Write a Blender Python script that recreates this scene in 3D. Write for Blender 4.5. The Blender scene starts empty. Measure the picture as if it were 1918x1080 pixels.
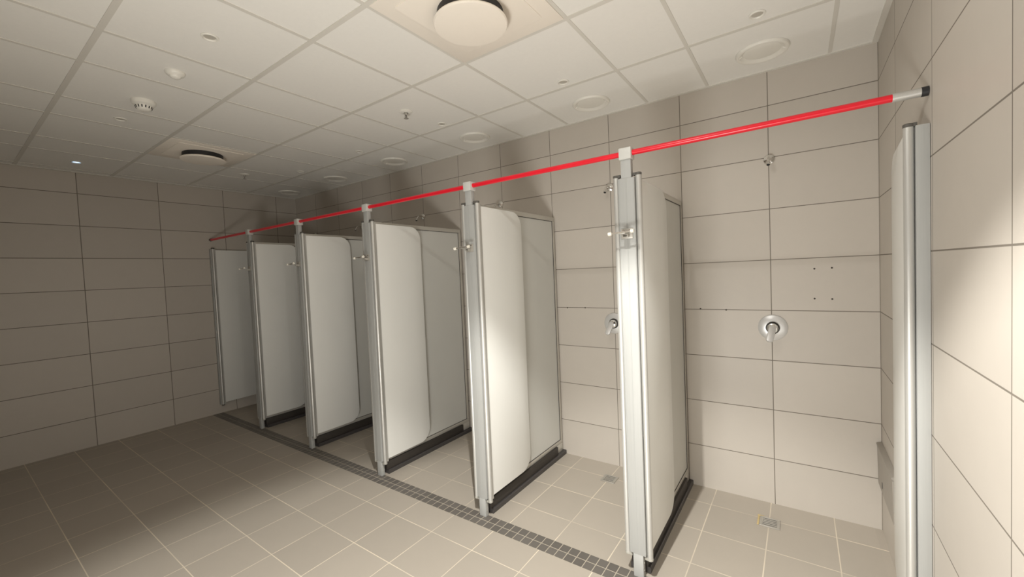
import bpy, bmesh, math, random
from mathutils import Vector, Matrix
PI = math.pi
scene = bpy.context.scene
COL = scene.collection

# ------------------------------------------------------------------ room data
H = 2.5764            # ceiling
XL = -5.835           # left wall
YF = -3.20            # wall behind the photographer
W_BACK = 0.48638      # tile width, back wall
W_SIDE = 0.59217      # tile width, side walls
ROW = 0.30
ROW0 = -0.0227        # grout rows at ROW0 + ROW*k

# ------------------------------------------------------------------ materials
def new_mat(name):
    m = bpy.data.materials.new(name); m.use_nodes = True
    nt = m.node_tree; b = nt.nodes['Principled BSDF']
    return m, nt, b

def simple(name, col, rough=.4, metal=0., spec=.5, coat=0., noise=0., nscale=30., emit=None, estr=0.):
    m, nt, b = new_mat(name)
    b.inputs['Base Color'].default_value = (*col, 1)
    b.inputs['Roughness'].default_value = rough
    b.inputs['Metallic'].default_value = metal
    b.inputs['Specular IOR Level'].default_value = spec
    b.inputs['Coat Weight'].default_value = coat
    if emit:
        b.inputs['Emission Color'].default_value = (*emit, 1)
        b.inputs['Emission Strength'].default_value = estr
    if noise:
        tc = nt.nodes.new('ShaderNodeTexCoord'); n = nt.nodes.new('ShaderNodeTexNoise')
        n.inputs['Scale'].default_value = nscale; n.inputs['Detail'].default_value = 4
        nt.links.new(tc.outputs['Object'], n.inputs['Vector'])
        mx = nt.nodes.new('ShaderNodeMix'); mx.data_type = 'RGBA'
        mx.inputs[6].default_value = (*[c*(1-noise) for c in col], 1)
        mx.inputs[7].default_value = (*[min(1, c*(1+noise)) for c in col], 1)
        nt.links.new(n.outputs['Fac'], mx.inputs[0]); nt.links.new(mx.outputs[2], b.inputs['Base Color'])
    return m

def brushed(name, col, rough, metal, axis_scale=(400, 400, 3)):
    """anodised extrusion: fine streaks along the length"""
    m, nt, b = new_mat(name)
    b.inputs['Metallic'].default_value = metal
    tc = nt.nodes.new('ShaderNodeTexCoord'); mp = nt.nodes.new('ShaderNodeMapping'); n = nt.nodes.new('ShaderNodeTexNoise')
    mp.inputs['Scale'].default_value = axis_scale; n.inputs['Scale'].default_value = 1; n.inputs['Detail'].default_value = 3
    nt.links.new(tc.outputs['Object'], mp.inputs['Vector']); nt.links.new(mp.outputs[0], n.inputs['Vector'])
    mx = nt.nodes.new('ShaderNodeMix'); mx.data_type = 'RGBA'
    mx.inputs[6].default_value = (*[c*.93 for c in col], 1); mx.inputs[7].default_value = (*[min(1, c*1.05) for c in col], 1)
    nt.links.new(n.outputs['Fac'], mx.inputs[0]); nt.links.new(mx.outputs[2], b.inputs['Base Color'])
    mr = nt.nodes.new('ShaderNodeMapRange'); mr.inputs['To Min'].default_value = rough*.85; mr.inputs['To Max'].default_value = rough*1.15
    nt.links.new(n.outputs['Fac'], mr.inputs['Value']); nt.links.new(mr.outputs[0], b.inputs['Roughness'])
    return m

def tile_mat(name, u, v, uoff, uper, voff, vper, gw, tile, grout, rough=.35, spec=.4, var=.035, wrap=None, mottled=.03, bump=.25, fade=0.):
    """rectangular tiles with grout. u, v: which object axis. wrap=(origin, length): u restarts every length"""
    m, nt, b = new_mat(name)
    N = nt.nodes.new; L = nt.links.new
    tc = N('ShaderNodeTexCoord'); sp = N('ShaderNodeSeparateXYZ'); L(tc.outputs['Object'], sp.inputs[0])
    def math_(op, a, bb=None, c=None):
        n = N('ShaderNodeMath'); n.operation = op
        for i, s in enumerate((a, bb, c)):
            if s is None: continue
            if isinstance(s, (int, float)): n.inputs[i].default_value = s
            else: L(s, n.inputs[i])
        return n.outputs[0]
    U, V = sp.outputs[u], sp.outputs[v]
    if wrap:
        f = math_('FRACT', math_('DIVIDE', math_('SUBTRACT', U, wrap[0]), wrap[1]))
        cell = math_('FLOOR', math_('DIVIDE', math_('SUBTRACT', U, wrap[0]), wrap[1]))
        U = math_('MULTIPLY', f, wrap[1])
    us = math_('SUBTRACT', U, uoff); vs = math_('SUBTRACT', V, voff)
    du = math_('PINGPONG', us, uper/2); dv = math_('PINGPONG', vs, vper/2)
    d = math_('MINIMUM', du, dv)
    mr = N('ShaderNodeMapRange'); mr.interpolation_type = 'SMOOTHSTEP'
    mr.inputs['From Min'].default_value = gw*.32; mr.inputs['From Max'].default_value = gw*.62
    L(d, mr.inputs['Value'])
    mask = mr.outputs[0]                                  # 1 tile, 0 grout
    iu = math_('FLOOR', math_('DIVIDE', us, uper)); iv = math_('FLOOR', math_('DIVIDE', vs, vper))
    cx = N('ShaderNodeCombineXYZ'); L(iu, cx.inputs[0]); L(iv, cx.inputs[1])
    if wrap: L(cell, cx.inputs[2])
    wn = N('ShaderNodeTexWhiteNoise'); wn.noise_dimensions = '3D'; L(cx.outputs[0], wn.inputs['Vector'])
    no = N('ShaderNodeTexNoise'); no.inputs['Scale'].default_value = 9; no.inputs['Detail'].default_value = 6; no.inputs['Roughness'].default_value = .65
    L(tc.outputs['Object'], no.inputs['Vector'])
    k = math_('ADD', math_('MULTIPLY', math_('SUBTRACT', wn.outputs['Value'], .5), 2*var), math_('MULTIPLY', math_('SUBTRACT', no.outputs['Fac'], .5), 2*mottled))
    k = math_('ADD', k, 1.)
    vm = N('ShaderNodeVectorMath'); vm.operation = 'SCALE'; vm.inputs[0].default_value = tile; L(k, vm.inputs['Scale'])
    g = N('ShaderNodeMix'); g.data_type = 'RGBA'; L(mask, g.inputs[0]); L(vm.outputs[0], g.inputs[7])
    # grout: slightly uneven colour along the joints
    n2 = N('ShaderNodeTexNoise'); n2.inputs['Scale'].default_value = 2.3; n2.inputs['Detail'].default_value = 3
    L(tc.outputs['Object'], n2.inputs['Vector'])
    gm = N('ShaderNodeMix'); gm.data_type = 'RGBA'
    mr3 = N('ShaderNodeMapRange'); mr3.inputs['From Min'].default_value = .35; mr3.inputs['From Max'].default_value = .65
    L(n2.outputs['Fac'], mr3.inputs['Value']); L(mr3.outputs[0], gm.inputs[0])
    gl = [grout[i]*(1-fade)+tile[i]*fade for i in range(3)]
    gm.inputs[6].default_value = (*gl, 1); gm.inputs[7].default_value = (*grout, 1)
    L(gm.outputs[2], g.inputs[6]); L(g.outputs[2], b.inputs['Base Color'])
    rr = N('ShaderNodeMapRange'); rr.inputs['To Min'].default_value = .85; rr.inputs['To Max'].default_value = rough
    L(mask, rr.inputs['Value']); L(rr.outputs[0], b.inputs['Roughness'])
    b.inputs['Specular IOR Level'].default_value = spec
    if bump:
        bp = N('ShaderNodeBump'); bp.inputs['Strength'].default_value = bump; bp.inputs['Distance'].default_value = .0015
        L(mask, bp.inputs['Height']); L(bp.outputs[0], b.inputs['Normal'])
    return m

WALL_T = (.56, .515, .460); WALL_G = (.205, .180, .150)
FLOOR_T = (.47, .424, .366); FLOOR_G = (.83, .74, .60)
M = {}
M['tile_back'] = tile_mat('tile_back', 0, 2, 0., W_BACK, ROW0, ROW, .0048, WALL_T, WALL_G, rough=.46)
M['tile_right'] = tile_mat('tile_right', 1, 2, -.4462, W_SIDE, ROW0, ROW, .0050, WALL_T, WALL_G, rough=.46)
M['tile_left'] = tile_mat('tile_left', 1, 2, -.2548, W_SIDE, ROW0, ROW, .0062, WALL_T, WALL_G, rough=.46)
M['tile_hall'] = tile_mat('tile_hall', 0, 1, -1.494, .3035, -1.289, .2985, .0050, FLOOR_T, FLOOR_G, rough=.5, spec=.3, fade=.45)
M['tile_stall'] = tile_mat('tile_stall', 0, 1, .478, .301, -.2, .2955, .0055, FLOOR_T, FLOOR_G, rough=.5, spec=.3, wrap=(-.985, .952), fade=.75)
M['mosaic'] = tile_mat('mosaic', 0, 1, -1.511, .0525, -.99, .055, .0042, (.155, .142, .128), (.50, .45, .37), rough=.45, var=.10)
M['ceiling'] = simple('ceiling_tile', (.88, .865, .825), rough=.9, spec=.2, noise=.02, nscale=60)
M['grid'] = simple('ceiling_grid', (.72, .695, .64), rough=.5, spec=.4, noise=.01)
M['alu'] = brushed('anodised_aluminium', (.62, .615, .59), .40, .5)
M['alu_h'] = brushed('anodised_aluminium_flat', (.43, .435, .423), .55, .05, (300, 300, 3))
M['alu_frame'] = brushed('frame_aluminium', (.62, .60, .55), .40, .45, (200, 3, 200))
M['leaf'] = simple('white_laminate', (.84, .84, .81), rough=.38, noise=.015, nscale=6)
M['panel'] = simple('grey_laminate', (.635, .63, .595), rough=.42, noise=.02, nscale=6)
M['gasket'] = simple('dark_gasket', (.06, .055, .05), rough=.6, noise=.05)
M['cap'] = simple('dark_cap_plastic', (.10, .095, .085), rough=.45, noise=.05)
M['clearcap'] = simple('smoky_cap_plastic', (.42, .41, .37), rough=.35, noise=.05)
M['white_plastic'] = simple('white_plastic', (.86, .84, .78), rough=.4, noise=.01)
M['cream'] = simple('cream_steel', (.95, .885, .795), rough=.42, noise=.01)
M['black'] = simple('black_plastic', (.02, .02, .022), rough=.5, noise=.1)
M['curb'] = simple('dark_stone', (.060, .055, .054), rough=.42, noise=.25, nscale=120)
M['plinth'] = simple('dark_rubber', (.040, .034, .029), rough=.6, noise=.1)
M['chrome'] = simple('chrome', (.80, .79, .77), rough=.12, metal=1., noise=.02)
M['steel'] = simple('stainless_steel', (.50, .48, .44), rough=.42, metal=.5, noise=.06, nscale=80)
M['plate'] = simple('grey_cover_metal', (.40, .37, .33), rough=.45, metal=.35, noise=.05)
M['bracket'] = simple('light_grey_plastic', (.60, .60, .57), rough=.45, noise=.02)
M['satin'] = simple('satin_chrome', (.74, .74, .74), rough=.34, metal=.55, noise=.02)
M['red'] = simple('red_tube', (.78, .010, .028), rough=.3, spec=.5, coat=.1, noise=.12, nscale=9)
M['sealant'] = simple('yellowed_sealant', (.60, .47, .24), rough=.7, noise=.2, nscale=200)
M['rubber_white'] = simple('white_rubber', (.90, .87, .78), rough=.5, noise=.01)
M['led'] = simple('led_lens', (.5, .6, .8), rough=.3, noise=.0, emit=(.45, .68, 1.), estr=2.2)
M['lamp_lens'] = simple('lamp_lens', (.9, .88, .8), rough=.3, emit=(1., .90, .74), estr=12.)
M['hole'] = simple('hole_dark', (.05, .042, .035), rough=.8, noise=.1)

# ------------------------------------------------------------------ mesh helpers
class MB:
    def __init__(s): s.bm = bmesh.new()
    def box(s, x0, x1, y0, y1, z0, z1, bev=0., seg=2):
        r = bmesh.ops.create_cube(s.bm, size=1)
        vs = r['verts']
        for v in vs:
            v.co = Vector((x0+(v.co.x+.5)*(x1-x0), y0+(v.co.y+.5)*(y1-y0), z0+(v.co.z+.5)*(z1-z0)))
        if bev:
            es = list({e for v in vs for e in v.link_edges})
            bmesh.ops.bevel(s.bm, geom=es, offset=bev, segments=seg, affect='EDGES', profile=.5)
        return s
    def prism(s, pts, axis, a0, a1, bev=0.):
        """polygon pts in the plane normal to axis, extruded a0..a1"""
        def mk(p, a): return {'x': (a, p[0], p[1]), 'y': (p[0], a, p[1]), 'z': (p[0], p[1], a)}[axis]
        lo = [s.bm.verts.new(mk(p, a0)) for p in pts]; hi = [s.bm.verts.new(mk(p, a1)) for p in pts]
        fs = [s.bm.faces.new(lo), s.bm.faces.new(hi[::-1])]
        n = len(pts)
        for i in range(n):
            fs.append(s.bm.faces.new((lo[i], hi[i], hi[(i+1) % n], lo[(i+1) % n])))
        bmesh.ops.recalc_face_normals(s.bm, faces=fs)
        if bev:
            es = [e for e in fs[0].edges] + [e for e in fs[1].edges]
            bmesh.ops.bevel(s.bm, geom=es, offset=bev, segments=2, affect='EDGES', profile=.5)
        return s
    def tube(s, pts, r, n=16, cap=True):
        pts = [Vector(p) for p in pts]
        rs = r if isinstance(r, (list, tuple)) else [r]*len(pts)
        t0 = (pts[1]-pts[0]).normalized()
        up = Vector((0, 0, 1)) if abs(t0.z) < .9 else Vector((1, 0, 0))
        nrm = t0.cross(up).normalized(); rings = []
        for i, p in enumerate(pts):
            if i == 0: t = t0
            elif i == len(pts)-1: t = (pts[i]-pts[i-1]).normalized()
            else: t = ((pts[i+1]-pts[i]).normalized()+(pts[i]-pts[i-1]).normalized()).normalized()
            nrm = (nrm - t*nrm.dot(t)).normalized(); bn = t.cross(nrm)
            rings.append([s.bm.verts.new(p+(nrm*math.cos(2*PI*k/n)+bn*math.sin(2*PI*k/n))*rs[i]) for k in range(n)])
        fs = []
        for a, b in zip(rings, rings[1:]):
            for k in range(n): fs.append(s.bm.faces.new((a[k], a[(k+1) % n], b[(k+1) % n], b[k])))
        if cap:
            fs.append(s.bm.faces.new(rings[0])); fs.append(s.bm.faces.new(rings[-1]))
        bmesh.ops.recalc_face_normals(s.bm, faces=fs)
        return s
    def lathe(s, prof, n=48, axis='z', origin=(0, 0, 0)):
        """prof: list of (radius, height) along axis"""
        o = Vector(origin); rings = []
        for r, h in prof:
            if r < 1e-6:
                p = {'z': (0, 0, h), 'y': (0, h, 0), 'x': (h, 0, 0)}[axis]
                rings.append([s.bm.verts.new(o+Vector(p))]); continue
            ring = []
            for k in range(n):
                a = 2*PI*k/n; c, q = r*math.cos(a), r*math.sin(a)
                ring.append(s.bm.verts.new(o+Vector({'z': (c, q, h), 'y': (c, h, q), 'x': (h, c, q)}[axis])))
            rings.append(ring)
        fs = []
        for a, b in zip(rings, rings[1:]):
            for k in range(n):
                va = [a[0]] if len(a) == 1 else [a[k], a[(k+1) % n]]
                vb = [b[0]] if len(b) == 1 else [b[(k+1) % n], b[k]]
                if len(va)+len(vb) >= 3: fs.append(s.bm.faces.new(va+vb))
        bmesh.ops.recalc_face_normals(s.bm, faces=fs)
        return s
    def build(s, name, mat, parent=None, smooth=True, angle=35):
        me = bpy.data.meshes.new(name); s.bm.to_mesh(me); s.bm.free()
        mats = mat if isinstance(mat, list) else [mat]
        for m in mats: me.materials.append(m)
        if smooth:
            for p in me.polygons: p.use_smooth = True
            me.set_sharp_from_angle(angle=math.radians(angle))
        o = bpy.data.objects.new(name, me); COL.objects.link(o)
        if parent: o.parent = parent
        return o

def empty(name, loc=(0, 0, 0), rotz=0.):
    o = bpy.data.objects.new(name, None); COL.objects.link(o)
    o.location = loc; o.rotation_euler = (0, 0, rotz); o.empty_display_size = .05
    return o
def tag(o, label, cat, group=None):
    o['label'] = label; o['category'] = cat
    if group: o['group'] = group
    return o
def struct(o): o['kind'] = 'structure'; return o
def copy_tree(o, parent=None):
    c = o.copy(); COL.objects.link(c)
    if parent: c.parent = parent
    for ch in list(o.children): copy_tree(ch, c)
    return c
def rounded(x0, x1, y0, y1, rads, n=10):
    """rounded rectangle; rads for corners (x0y0, x1y0, x1y1, x0y1)"""
    out = []
    for (cx, cy, r, a0) in ((x0, y0, rads[0], PI), (x1, y0, rads[1], 1.5*PI), (x1, y1, rads[2], 0), (x0, y1, rads[3], .5*PI)):
        if r <= 0: out.append((cx, cy)); continue
        ox = cx + (r if cx == x0 else -r); oy = cy + (r if cy == y0 else -r)
        for k in range(n+1):
            a = a0 + .5*PI*k/n; out.append((ox+r*math.cos(a), oy+r*math.sin(a)))
    return out

# ------------------------------------------------------------------ the room
wb = struct(MB().box(XL-.12, .12, 0, .12, 0, H+.05).build('wall_back', M['tile_back'], smooth=False))
struct(MB().box(0, .12, YF, 0, 0, H+.05).build('wall_right', M['tile_right'], smooth=False))
struct(MB().box(XL-.12, XL, YF, 0, 0, H+.05).build('wall_left', M['tile_left'], smooth=False))
struct(MB().box(XL-.12, -1.35, YF-.12, YF, 0, H+.05).box(-.15, .12, YF-.12, YF, 0, H+.05).box(-1.35, -.15, YF-.12, YF, 2.10, H+.05).build('wall_front', M['tile_back'], smooth=False))  # unseen wall; its opening is made up to let the fill light in

# floor: hall tiles, mosaic strip, stall tiles meet in one slab
bm = bmesh.new()
ys = [YF-.12, -1.10, -.99, .12]
rowv = [[bm.verts.new((x, y, 0)) for x in (XL-.12, .12)] for y in ys]
for i in range(3):
    f = bm.faces.new((rowv[i][0], rowv[i][1], rowv[i+1][1], rowv[i+1][0])); f.material_index = i
ext = bmesh.ops.extrude_face_region(bm, geom=list(bm.faces))
for v in [g for g in ext['geom'] if isinstance(g, bmesh.types.BMVert)]: v.co.z -= .1
bmesh.ops.recalc_face_normals(bm, faces=list(bm.faces))
mb = MB(); mb.bm.free(); mb.bm = bm
struct(mb.build('floor', [M['tile_hall'], M['mosaic'], M['tile_stall']], smooth=False))

# ceiling with its exposed grid and perimeter angle
ce = struct(MB().box(XL-.12, .12, YF-.12, .12, H, H+.1).build('ceiling', M['ceiling'], smooth=False))
GX = [-.197, -.80, -1.172, -1.772, -2.178, -2.772, -3.165, -3.752, -4.122, -4.722, -5.110, -5.712]
GY = [-.590, -1.193, -1.793, -2.395, -2.990]
g = MB()
for y in GY: g.box(XL, 0, y-.0115, y+.0115, H-.0035, H+.001)
for x in GX: g.box(x-.0085, x+.0085, YF, 0, H-.0030, H+.001)
g.build('ceiling_grid', M['grid'], ce, smooth=False)
struct(MB().box(XL, 0, -.020, 0, H-.006, H+.001).build('trim_1', M['grid'], smooth=False))
struct(MB().box(-.024, 0, YF, -.02, H-.006, H+.001).build('trim_2', M['grid'], smooth=False))
struct(MB().box(XL, XL+.022, YF, -.02, H-.006, H+.001).build('trim_3', M['grid'], smooth=False))

# drilled screw holes left in the back wall tiles
for (x, z) in ((-.877, 1.182), (-.728, 1.176), (-.278, 1.416), (-.200, 1.418), (-.279, 1.247), (-.200, 1.245), (-1.843, 1.175), (-1.692, 1.177)):
    MB().lathe([(0, -.0008), (.0042, -.0008), (.0050, 0), (.0050, .001)], 12, 'y', (x, 0, z)).build('screw_hole', M['hole'], wb)

# ------------------------------------------------------------------ shower partitions
def leaf_mesh(sx):
    """folded door leaf beside the panel, hinge edge at y=.020, rounded free edge at y=.452"""
    x0, x1 = (.044, .056) if sx > 0 else (-.056, -.044)
    return MB().prism(rounded(.024, .452, .125, 1.868, (0, .10, .10, 0)), 'x', x0, x1, bev=.0015)
def profile_mesh(x, y):
    r = .0135
    # round tube with a small flat web towards the leaf
    return MB().lathe([(0, .104), (r, .104), (r, 1.884), (0, 1.884)], 24, 'z', (x, y, 0)).box(x-.0055, x+.0055, y+.008, y+.026, .106, 1.880)
def cap_mesh(x, y, z0, z1, dx=0.):
    return MB().lathe([(0, z0), (.0125, z0), (.0145, z0+.002), (.0145, z1-.002), (.0125, z1), (0, z1)], 24, 'z', (x, y, 0)).box(min(x, x-dx), max(x, x-dx), y-.010, y+.012, z0, z1)

def make_partition(cx):
    t = empty('shower_partition', (cx, -1.0, 0))
    p = MB().box(-.0375, .0375, -.018, .012, .112, 1.876, .0015)
    for x in (-.0345, .0345): p.box(x-.0012, x+.0012, -.0195, -.017, .114, 1.874)
    p.box(.0005, .0022, -.0188, -.017, .114, 1.874)
    p.box(-.0022, -.0005, -.0188, -.017, .114, 1.874)
    post = p.build('post', M['alu_h'], t)
    MB().box(-.0235, .0235, -.0165, .0125, 1.876, 1.962, .0015).build('upright', M['alu_h'], t)
    MB().box(-.0285, .0285, -.026, .024, 1.960, 2.012, .003).build('rail_bracket', M['bracket'], t)
    f = MB().box(-.0235, .0235, -.0165, .0125, 0.0, .112, .0015).build('foot', M['alu_h'], t)
    for z in (.035, .070): MB().lathe([(0, 0), (.004, 0), (.004, -.002), (0, -.003)], 12, 'x', (.0262, -.002, z)).build('screw', M['clearcap'], f)
    # fixed panel and its frame
    fr = MB()
    fr.box(-.0165, .0165, .012, .985, 1.856, 1.888, .0015)
    fr.box(-.0165, .0165, .012, .985, .092, .122, .0015)
    fr.box(-.0165, .0165, .953, .985, .122, 1.856, .0015)
    fr.box(-.0165, .0165, .012, .040, .122, 1.856, .0015)
    fro = fr.build('panel_frame', M['alu_frame'], t)
    gk = MB()
    for sx in (-1, 1):
        a, b = sorted((sx*.0168, sx*.0140))
        gk.box(a, b, .040, .953, 1.8525, 1.8565); gk.box(a, b, .040, .953, .1215, .1255); gk.box(a, b, .9495, .9535, .122, 1.856)
    gk.build('gasket', M['gasket'], fro)
    MB().box(-.0135, .0135, .036, .957, .118, 1.860, .0).build('fixed_panel', M['panel'], t)
    MB().box(-.0165, .0165, .89, .985, .030, .092, .0015).build('wall_bracket', M['alu_frame'], t)
    MB().box(-.048, .030, .030, .885, .0305, .0915, .002).build('plinth', M['plinth'], t)
    for sx in (1, -1):
        h = profile_mesh(sx*.052, 0).build('hinge_profile', M['alu'], t)
        cap_mesh(sx*.052, 0, 1.884, 1.896, sx*.022).build('end_cap', M['cap'], h)
        cap_mesh(sx*.052, 0, .092, .104, sx*.022).build('end_cap', M['clearcap'], h)
        leaf_mesh(sx).build('door_leaf', M['leaf'], t)
    # double hook: plate, arms, bar with white bumpers
    hk = MB().box(-.029, .025, -.023, -.018, 1.600, 1.646, .001).build('hook_plate', M['steel'], t)
    a = MB().box(-.016, .011, -.088, -.022, 1.618, 1.6215, .0008).box(-.012, .008, -.034, -.022, 1.606, 1.610, .0008)
    a.box(-.016, -.012, -.050, -.022, 1.608, 1.620, .0008).box(.007, .011, -.050, -.022, 1.608, 1.620, .0008)
    a.build('hook_arm', M['steel'], hk)
    for x in (-.017, .012): MB().lathe([(0, -.026), (.004, -.0255), (.0045, -.023), (0, -.0225)], 12, 'y', (x, 0, 1.638)).build('screw', M['chrome'], hk)
    MB().tube([(-.062, -.086, 1.622), (.046, -.086, 1.628)], .0036, 14).build('hook_bar', M['chrome'], hk)
    MB().tube([(-.067, -.086, 1.6217), (-.065, -.086, 1.6218), (-.052, -.086, 1.6226), (-.050, -.086, 1.6227)], [.0065, .0085, .0082, .0055], 16).build('bumper', M['rubber_white'], hk)
    MB().tube([(.036, -.086, 1.6274), (.038, -.086, 1.6275), (.050, -.086, 1.6282), (.052, -.086, 1.6283)], [.0055, .0082, .0085, .0065], 16).build('bumper', M['rubber_white'], hk)
    return t

PX = [-.990, -1.941, -2.931, -3.897, -4.845]
PLAB = ['tall aluminium shower partition nearest the right wall, brightly lit front post',
        'second shower partition from the right wall, its white rounded door leaf brightly lit',
        'middle one of the five shower partitions, white rounded leaf over grey panel',
        'fourth shower partition from the right, dim white leaf and short shadow on the floor',
        'darkest and smallest shower partition, the one nearest the left wall']
p0 = make_partition(PX[0])
for i, x in enumerate(PX):
    p = p0 if i == 0 else copy_tree(p0)
    p.location.x = x
    tag(p, PLAB[i], 'partition', 'shower partitions')

# dark curbs on the floor under the partitions
c0 = MB().prism([(-.055, 0), (.042, 0), (.042, .026), (.038, .030), (-.051, .030), (-.055, .026)], 'y', .035, .998).build('floor_curb', M['curb'], smooth=False)
CLAB = ['dark stone curb on the floor under the partition nearest the right wall',
        'dark stone curb under the second partition from the right wall, lit along its top',
        'dark curb on the floor under the middle one of the five partitions',
        'dark curb on the floor under the fourth partition from the right',
        'shaded dark curb under the smallest partition nearest the left wall']
for i, x in enumerate(PX):
    c = c0 if i == 0 else c0.copy()
    if i: COL.objects.link(c)
    c.location = (x, -1.0, 0); tag(c, CLAB[i], 'curb', 'curbs under the partitions')

# ------------------------------------------------------------------ door leaves hung on the side walls
def wall_door(name, x, side, label):
    """side=-1: on the right wall (opens towards -x), +1: on the left wall"""
    t = empty(name, (x, -1.0, 0))
    s = side
    a, b = sorted((0, s*.033))
    ch = MB().box(a, b, -.020, .014, .100, 1.884, .0012)
    ch.build('wall_channel', M['alu_h'], t)
    px = s*.0475
    h = profile_mesh(px, 0).build('hinge_profile', M['alu'], t)
    cap_mesh(px, 0, 1.884, 1.896, s*.020).build('end_cap', M['cap'], h)
    cap_mesh(px, 0, .092, .104, s*.020).build('end_cap', M['cap'], h)
    lf = MB().prism(rounded(.0, .430, .125, 1.872, (0, .10, .10, 0)), 'x', -.006, .006, bev=.0015).build('door_leaf', M['leaf'], t)
    lf.location = (px, .024, 0); lf.rotation_euler = (0, 0, math.atan2(-(-s*.026), .43))
    return tag(t, label, 'shower door', 'door leaves on the side walls')
wall_door('shower_door', -.001, -1, 'folded shower door on the right wall with bright round aluminium hinge post')
wall_door('shower_door', XL+.001, 1, 'dark folded shower door on the left wall with thin round hinge post')

# ------------------------------------------------------------------ red rail
RZ = 1.990
rail = empty('shower_rail', (0, -1.0, RZ))
MB().tube([(XL+.03, 0, 0), (-.085, 0, 0)], .0125, 20).build('red_tube', M['red'], rail)['label'] = 'long red tube'
MB().tube([(-.087, 0, 0), (-.017, 0, 0)], .0142, 20).build('sleeve', M['alu'], rail)['label'] = 'silver end sleeve'
MB().tube([(-.018, 0, 0), (-.0005, 0, 0)], .0150, 20).build('end_cap', M['black'], rail)
MB().tube([(XL+.0005, 0, 0), (XL+.032, 0, 0)], .0150, 20).build('end_cap', M['cap'], rail)
tag(rail, 'long thin red rail running along the tops of all the shower partitions', 'rail')

# ------------------------------------------------------------------ shower outlets
def make_shower(x, z):
    t = empty('shower_spout', (x, 0, z))
    MB().lathe([(.030, 0), (.030, -.003), (.027, -.009), (.018, -.013), (.0135, -.016), (0, -.016)], 32, 'y').build('flange', M['chrome'], t)
    pts = [(0, -.012, 0), (0, -.040, .001)]
    for k in range(1, 9):
        a = k/8*math.radians(58); pts.append((0, -.040-.045*math.sin(a), .001-.045*(1-math.cos(a))))
    e = Vector(pts[-1]); d = Vector((0, -math.cos(math.radians(58)), -math.sin(math.radians(58))))
    pts.append(tuple(e+d*.012))
    MB().tube(pts, .0085, 18).build('arm', M['chrome'], t)
    e2 = e+d*.010
    n = MB().tube([tuple(e2), tuple(e2+d*.004), tuple(e2+d*.020), tuple(e2+d*.022)], [.0095, .0115, .0115, .0095], 20)
    nz = n.build('nozzle', M['chrome'], t)
    MB().tube([tuple(e2+d*.0215), tuple(e2+d*.0226)], .0085, 18).build('outlet', M['black'], nz)
    return t
SLAB = ['chrome shower spout on the back wall of the rightmost stall, seen end on',
        'chrome shower spout peeking out left of the partition nearest the right wall',
        'chrome shower spout above the second partition from the right',
        'chrome shower spout above the middle partition, curving down to the left',
        'chrome shower spout just left of the middle partition post, in shade',
        'dark shower spout barely showing above the fourth partition, nearest the left wall']
s0 = None
for i, (x, z) in enumerate([(-.484, 2.064), (-1.464, 2.052), (-2.448, 2.064), (-3.410, 2.067), (-4.410, 2.067), (-5.39, 2.060)]):
    s = make_shower(x, z) if s0 is None else copy_tree(s0)
    s0 = s0 or s
    s.location = (x, 0, z); tag(s, SLAB[i], 'shower', 'shower spouts on the back wall')

# ------------------------------------------------------------------ mixer valves
def make_valve(x, z):
    t = empty('shower_valve', (x, 0, z))
    MB().lathe([(.0755, 0), (.0755, -.004), (.072, -.007), (.040, -.011), (.034, -.012), (0, -.012)], 56, 'y').build('escutcheon', M['satin'], t)
    MB().lathe([(.0755, -.0002), (.0772, -.0002), (.0772, -.0022), (.0755, -.0022), (.0755, -.0002)], 56, 'y').build('rim_seal', M['plate'], t)
    hb = MB().lathe([(.034, -.011), (.034, -.018), (.030, -.020), (.0285, -.046), (.027, -.052), (.018, -.056), (0, -.057)], 40, 'y').build('hub', M['chrome'], t)
    MB().lathe([(.0345, -.017), (.0362, -.018), (.0362, -.021), (.0345, -.022), (.031, -.022), (.031, -.017), (.0345, -.017)], 40, 'y').build('seal_ring', M['gasket'], hb)
    # flat paddle lever leaning out and down to the left
    lev = MB().prism(rounded(-.0185, .0185, -.086, .019, (.016, .016, .0183, .0183), 8), 'y', -.008, .008, bev=.003).build('lever', M['satin'], t)
    lev.location = (0, -.066, .0); lev.rotation_euler = (math.radians(-34), math.radians(12), 0)
    return t
v0 = make_valve(-.481, 1.075); tag(v0, 'round chrome shower valve with lever on the back wall of the rightmost stall', 'shower valve', 'shower valves')
v1 = copy_tree(v0); v1.location = (-1.462, 0, 1.066); tag(v1, 'round chrome shower valve half hidden behind the partition nearest the right wall', 'shower valve', 'shower valves')

# ------------------------------------------------------------------ floor drains
def make_drain(x, y, rot, tilt):
    t = empty('floor_drain', (x, y, 0), rot)
    fr = MB(); h = .049
    for (a, b, c, d) in ((-h, h, -h, -h+.009), (-h, h, h-.009, h), (-h, -h+.009, -h+.009, h-.009), (h-.009, h, -h+.009, h-.009)): fr.box(a, b, c, d, .0005, .005, .0008)
    fr.build('drain_frame', M['steel'], t)
    MB().box(-h+.008, h-.008, -h+.008, h-.008, .0003, .0015).build('pit', M['black'], t)
    gr = MB()
    for k in range(6):
        y0 = -.040+.080*k/5
        gr.box(-.040, .040, y0-.0048, y0+.0048, .0016, .0046, .0006)
    for x0 in (-.038, .038): gr.box(x0-.004, x0+.004, -.040, .040, .0016, .0044)
    gr.build('grate', M['steel'], t).rotation_euler = (tilt, 0, 0)
    return t
d0 = make_drain(-.503, -.232, 0, 0)
sl = MB().box(-.060, -.050, -.048, .056, .0003, .004, .001).box(-.062, -.030, .046, .056, .0003, .005, .001).build('sealant', M['sealant'], d0)
sl['label'] = 'yellowed sealant'
tag(d0, 'square steel floor drain with yellowed edge in the rightmost stall', 'drain', 'floor drains')
d1 = make_drain(-1.452, -.218, 0, 0)
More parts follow.
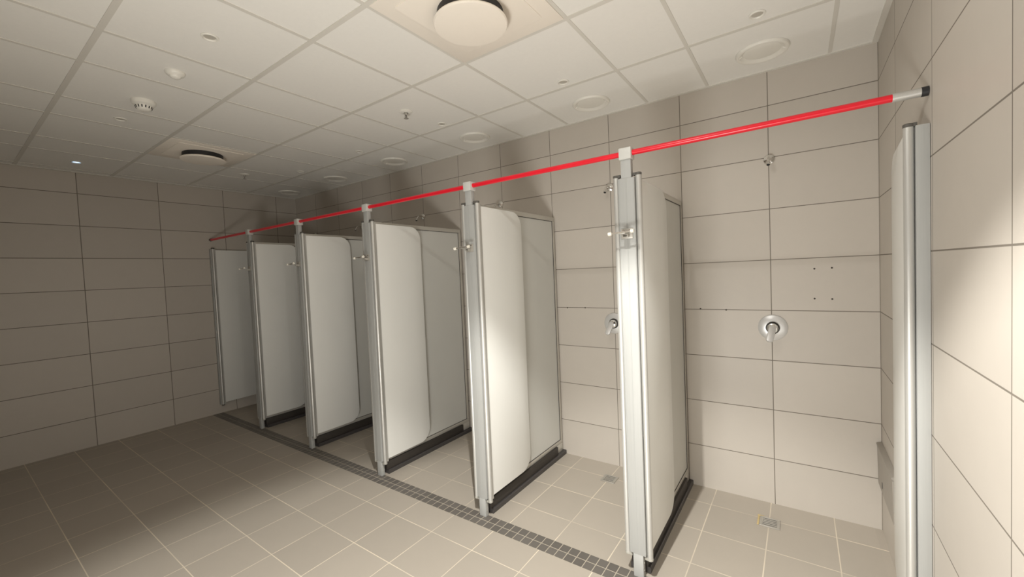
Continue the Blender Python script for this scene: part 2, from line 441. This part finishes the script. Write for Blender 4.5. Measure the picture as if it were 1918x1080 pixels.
tag(d1, 'square grey floor drain in the second stall, left of the partition nearest the right wall', 'drain', 'floor drains')

# ------------------------------------------------------------------ cover plate low on the right wall
t = empty('cover_plate', (0, -.255, .255))
MB().prism([(-.0005, 0), (-.016, .004), (-.020, .205), (-.0005, .205)], 'y', -.185, .250, bev=.001).build('plate', M['plate'], t, smooth=False)
MB().prism([(-.0005, .206), (-.018, .206), (-.023, .214), (-.023, .220), (-.0005, .228)], 'y', -.187, .251, bev=.001).build('top_ledge', M['plate'], t, smooth=False)
MB().box(-.0176, -.0150, .104, .122, .034, .064, .0).build('slot', M['black'], t)
tag(t, 'grey metal cover plate low on the right wall beside the corner', 'cover plate')

# ------------------------------------------------------------------ ceiling fittings
def make_diffuser(x, y):
    t = empty('air_diffuser', (x, y, H))
    pl = MB().box(-.291, .291, -.291, .291, -.006, -.0005, .002)
    pl.build('face_plate', M['cream'], t)
    MB().prism(rounded(-.225, .225, -.225, .225, (.02,)*4, 6), 'z', -.0095, -.0055, bev=.002).build('raised_panel', M['cream'], t)
    MB().lathe([(.140, -.0096), (.140, -.044), (0, -.044)], 64).build('neck', M['black'], t)
    MB().lathe([(0, -.046), (.148, -.046), (.155, -.050), (.157, -.055), (.153, -.061), (.140, -.0635), (0, -.065)], 72).build('disc', M['cream'], t)
    return t
q0 = make_diffuser(-1.472, -1.493)
tag(q0, 'large square cream air diffuser with round disc, nearest, cut by the top edge', 'air diffuser', 'ceiling air diffusers')
q1 = copy_tree(q0); q1.location = (-4.422, -1.493, H)
tag(q1, 'smaller-looking square air diffuser far back on the dim left ceiling', 'air diffuser', 'ceiling air diffusers')

def make_valve_vent(x, y):
    t = empty('ceiling_vent', (x, y, H))
    MB().lathe([(.123, -.0005), (.123, -.005), (.119, -.012), (.113, -.0145), (.106, -.0140), (.100, -.0105), (.088, -.0015), (.086, -.0008)], 64).build('rim', M['white_plastic'], t)
    MB().lathe([(0, -.0055), (.070, -.0050), (.0865, -.0015), (.0865, -.0005)], 64).build('centre_disc', M['white_plastic'], t)
    for a in (0.15, PI+.15):
        ca, sa = math.cos(a), math.sin(a)
        MB().tube([(ca*.092, sa*.092, -.006), (ca*.106, sa*.106, -.0140)], .004, 8).build('clip', M['white_plastic'], t)
    return t
VLAB = ['round white ceiling vent nearest the right wall, largest of the row',
        'round white ceiling vent above the second stall, second largest of the row',
        'round white ceiling vent third from the right wall',
        'round white ceiling vent fourth from the right wall',
        'round ceiling vent fifth from the right wall, on the dim ceiling',
        'smallest round ceiling vent, in the far corner by the left wall']
w0 = None
for i, (x, y) in enumerate([(-.492, -.285), (-1.471, -.268), (-2.483, -.268), (-3.480, -.268), (-4.455, -.267), (-5.46, -.262)]):
    w = make_valve_vent(x, y) if w0 is None else copy_tree(w0)
    w0 = w0 or w
    w.location = (x, y, H); tag(w, VLAB[i], 'ceiling vent', 'round vents along the back wall')

def make_downlight(x, y, lens, r=.036):
    t = empty('downlight', (x, y, H))
    MB().lathe([(r, -.0005), (r, -.004), (r*.94, -.0065), (r*.80, -.0065), (r*.70, -.002), (r*.68, -.0008)], 40).build('ring', M['white_plastic'], t)
    MB().lathe([(0, -.0022), (r*.45, -.0020), (r*.69, -.0010), (r*.69, -.0004)], 40).build('lens', lens, t)
    return t
ld = simple('unlit_lens', (.52, .49, .43), rough=.3, noise=.02)
DLAB = [((-.486, -.674), 'unlit round downlight above the rightmost stall, beside the largest vent'),
        ((-1.470, -.662), 'unlit small downlight beside the second vent from the right'),
        ((-2.469, -.655), 'unlit small downlight beside the third vent from the right'),
        ((-3.460, -.660), 'unlit tiny downlight beside the fourth vent from the right'),
        ((-4.435, -.661), 'unlit tiny downlight beside the fifth vent from the right'),
        ((-2.488, -2.090), 'unlit white-ringed downlight on the upper left ceiling, nearest the top edge'),
        ((-3.946, -2.095), 'unlit small downlight just beyond the smoke detector')]
e0 = None
for (x, y), lab in DLAB:
    d = make_downlight(x, y, ld, .034) if e0 is None else copy_tree(e0)
    e0 = e0 or d
    d.location = (x, y, H); tag(d, lab, 'downlight', 'unlit ceiling downlights')
tag(make_downlight(-5.399, -2.087, M['led'], .037), 'lit bluish downlight on the far left ceiling near the left wall', 'downlight')

t = empty('ceiling_sensor', (-2.975, -2.080, H))
MB().lathe([(.043, -.0005), (.043, -.006), (.038, -.015), (.026, -.022)], 40).build('base', M['white_plastic'], t)
MB().lathe([(.026, -.021), (.022, -.028), (.013, -.033), (0, -.035)], 40).build('dome', M['white_plastic'], t)
tag(t, 'white dome sensor on the ceiling between downlight and smoke detector', 'sensor')

t = empty('smoke_detector', (-3.515, -2.081, H))
MB().lathe([(.058, -.0005), (.058, -.010), (.055, -.020), (.046, -.026), (.040, -.028)], 48).build('base', M['white_plastic'], t)
MB().lathe([(.040, -.027), (.038, -.040), (.031, -.050), (.022, -.056), (0, -.058)], 48).build('chamber', M['white_plastic'], t)
m = MB()
for k in range(14):
    a = 2*PI*k/14
    m.tube([(.0390*math.cos(a), .0390*math.sin(a), -.032), (.0350*math.cos(a), .0350*math.sin(a), -.045)], .0032, 8)
m.build('vent_slots', M['black'], t)
tag(t, 'white round smoke detector with dark slots on the upper left ceiling', 'smoke detector')

def make_sprinkler(x, y):
    t = empty('sprinkler', (x, y, H))
    MB().lathe([(.042, -.0005), (.042, -.004), (.034, -.010), (.016, -.012), (.016, -.006), (0, -.006)], 40).build('rosette', M['white_plastic'], t)
    b = MB().lathe([(.011, -.006), (.011, -.020), (.008, -.024), (0, -.024)], 24)
    b.tube([(-.010, 0, -.020), (-.011, 0, -.032), (-.004, 0, -.046)], .0025, 8).tube([(.010, 0, -.020), (.011, 0, -.032), (.004, 0, -.046)], .0025, 8)
    b.build('frame', M['steel'], t)
    MB().lathe([(0, -.045), (.016, -.046), (.016, -.0475), (0, -.049)], 24).build('deflector', M['steel'], t)
    MB().tube([(0, 0, -.023), (0, 0, -.045)], .0025, 8).build('glass_bulb', M['black'], t)
    return t
y0 = make_sprinkler(-2.488, -.974); tag(y0, 'white sprinkler head hanging from the middle of the ceiling', 'sprinkler', 'ceiling sprinklers')
y1 = copy_tree(y0); y1.location = (-4.905, -.985, H); tag(y1, 'far sprinkler head on the dim ceiling beyond the small diffuser', 'sprinkler', 'ceiling sprinklers')

# ------------------------------------------------------------------ light: one lit recessed downlight above the hall
LX, LY = -.97, -2.085
def spot(name, energy, deg, blend, size, z=H-.020):
    l = bpy.data.lights.new(name, 'SPOT'); l.energy = energy; l.spot_size = math.radians(deg); l.spot_blend = blend
    l.shadow_soft_size = size; l.color = (1., .98, .92)
    o = bpy.data.objects.new(name, l); COL.objects.link(o); o.location = (LX, LY, z)
    return o
spot('lamp_beam', 228, 98, .32, .013)
spot('lamp_spill', 16, 172, .25, .013)
# added fill light low behind the camera, shining through a made-up wall opening
ul = bpy.data.lights.new('fill_light', 'AREA'); ul.shape = 'RECTANGLE'; ul.size = .8; ul.size_y = .5
ul.energy = 46; ul.color = (1., .985, .94)
uo = bpy.data.objects.new('fill_light', ul); COL.objects.link(uo)
uo.location = (-1.05, YF-.04, .32); uo.rotation_euler = (math.radians(90+26), 0, math.radians(9))
w = bpy.data.worlds.new('world'); scene.world = w; w.use_nodes = True
w.node_tree.nodes['Background'].inputs[0].default_value = (0, 0, 0, 1)

# ------------------------------------------------------------------ camera
cam = bpy.data.cameras.new('camera'); co = bpy.data.objects.new('camera', cam); COL.objects.link(co)
cam.sensor_fit = 'HORIZONTAL'; cam.sensor_width = 36; cam.lens = 36*766.8303/1918; cam.clip_start = .02
right = Vector((.81807615, .57349368, -.04308615)); down = Vector((-.013984, -.05506006, -.99838511)); fwd = Vector((-.57493988, .81735756, -.03702359))
mat = Matrix.Identity(4)
for i in range(3):
    mat[i][0] = right[i]; mat[i][1] = -down[i]; mat[i][2] = -fwd[i]
mat[0][3], mat[1][3], mat[2][3] = -.34715, -2.87261, 1.48658-.02272
co.matrix_world = mat
scene.camera = co
vs = scene.view_settings
scene.display_settings.display_device = 'sRGB'
vs.view_transform = 'Standard'; vs.look = 'None'; vs.gamma = 1; vs.exposure = 0.0; vs.use_curve_mapping = False
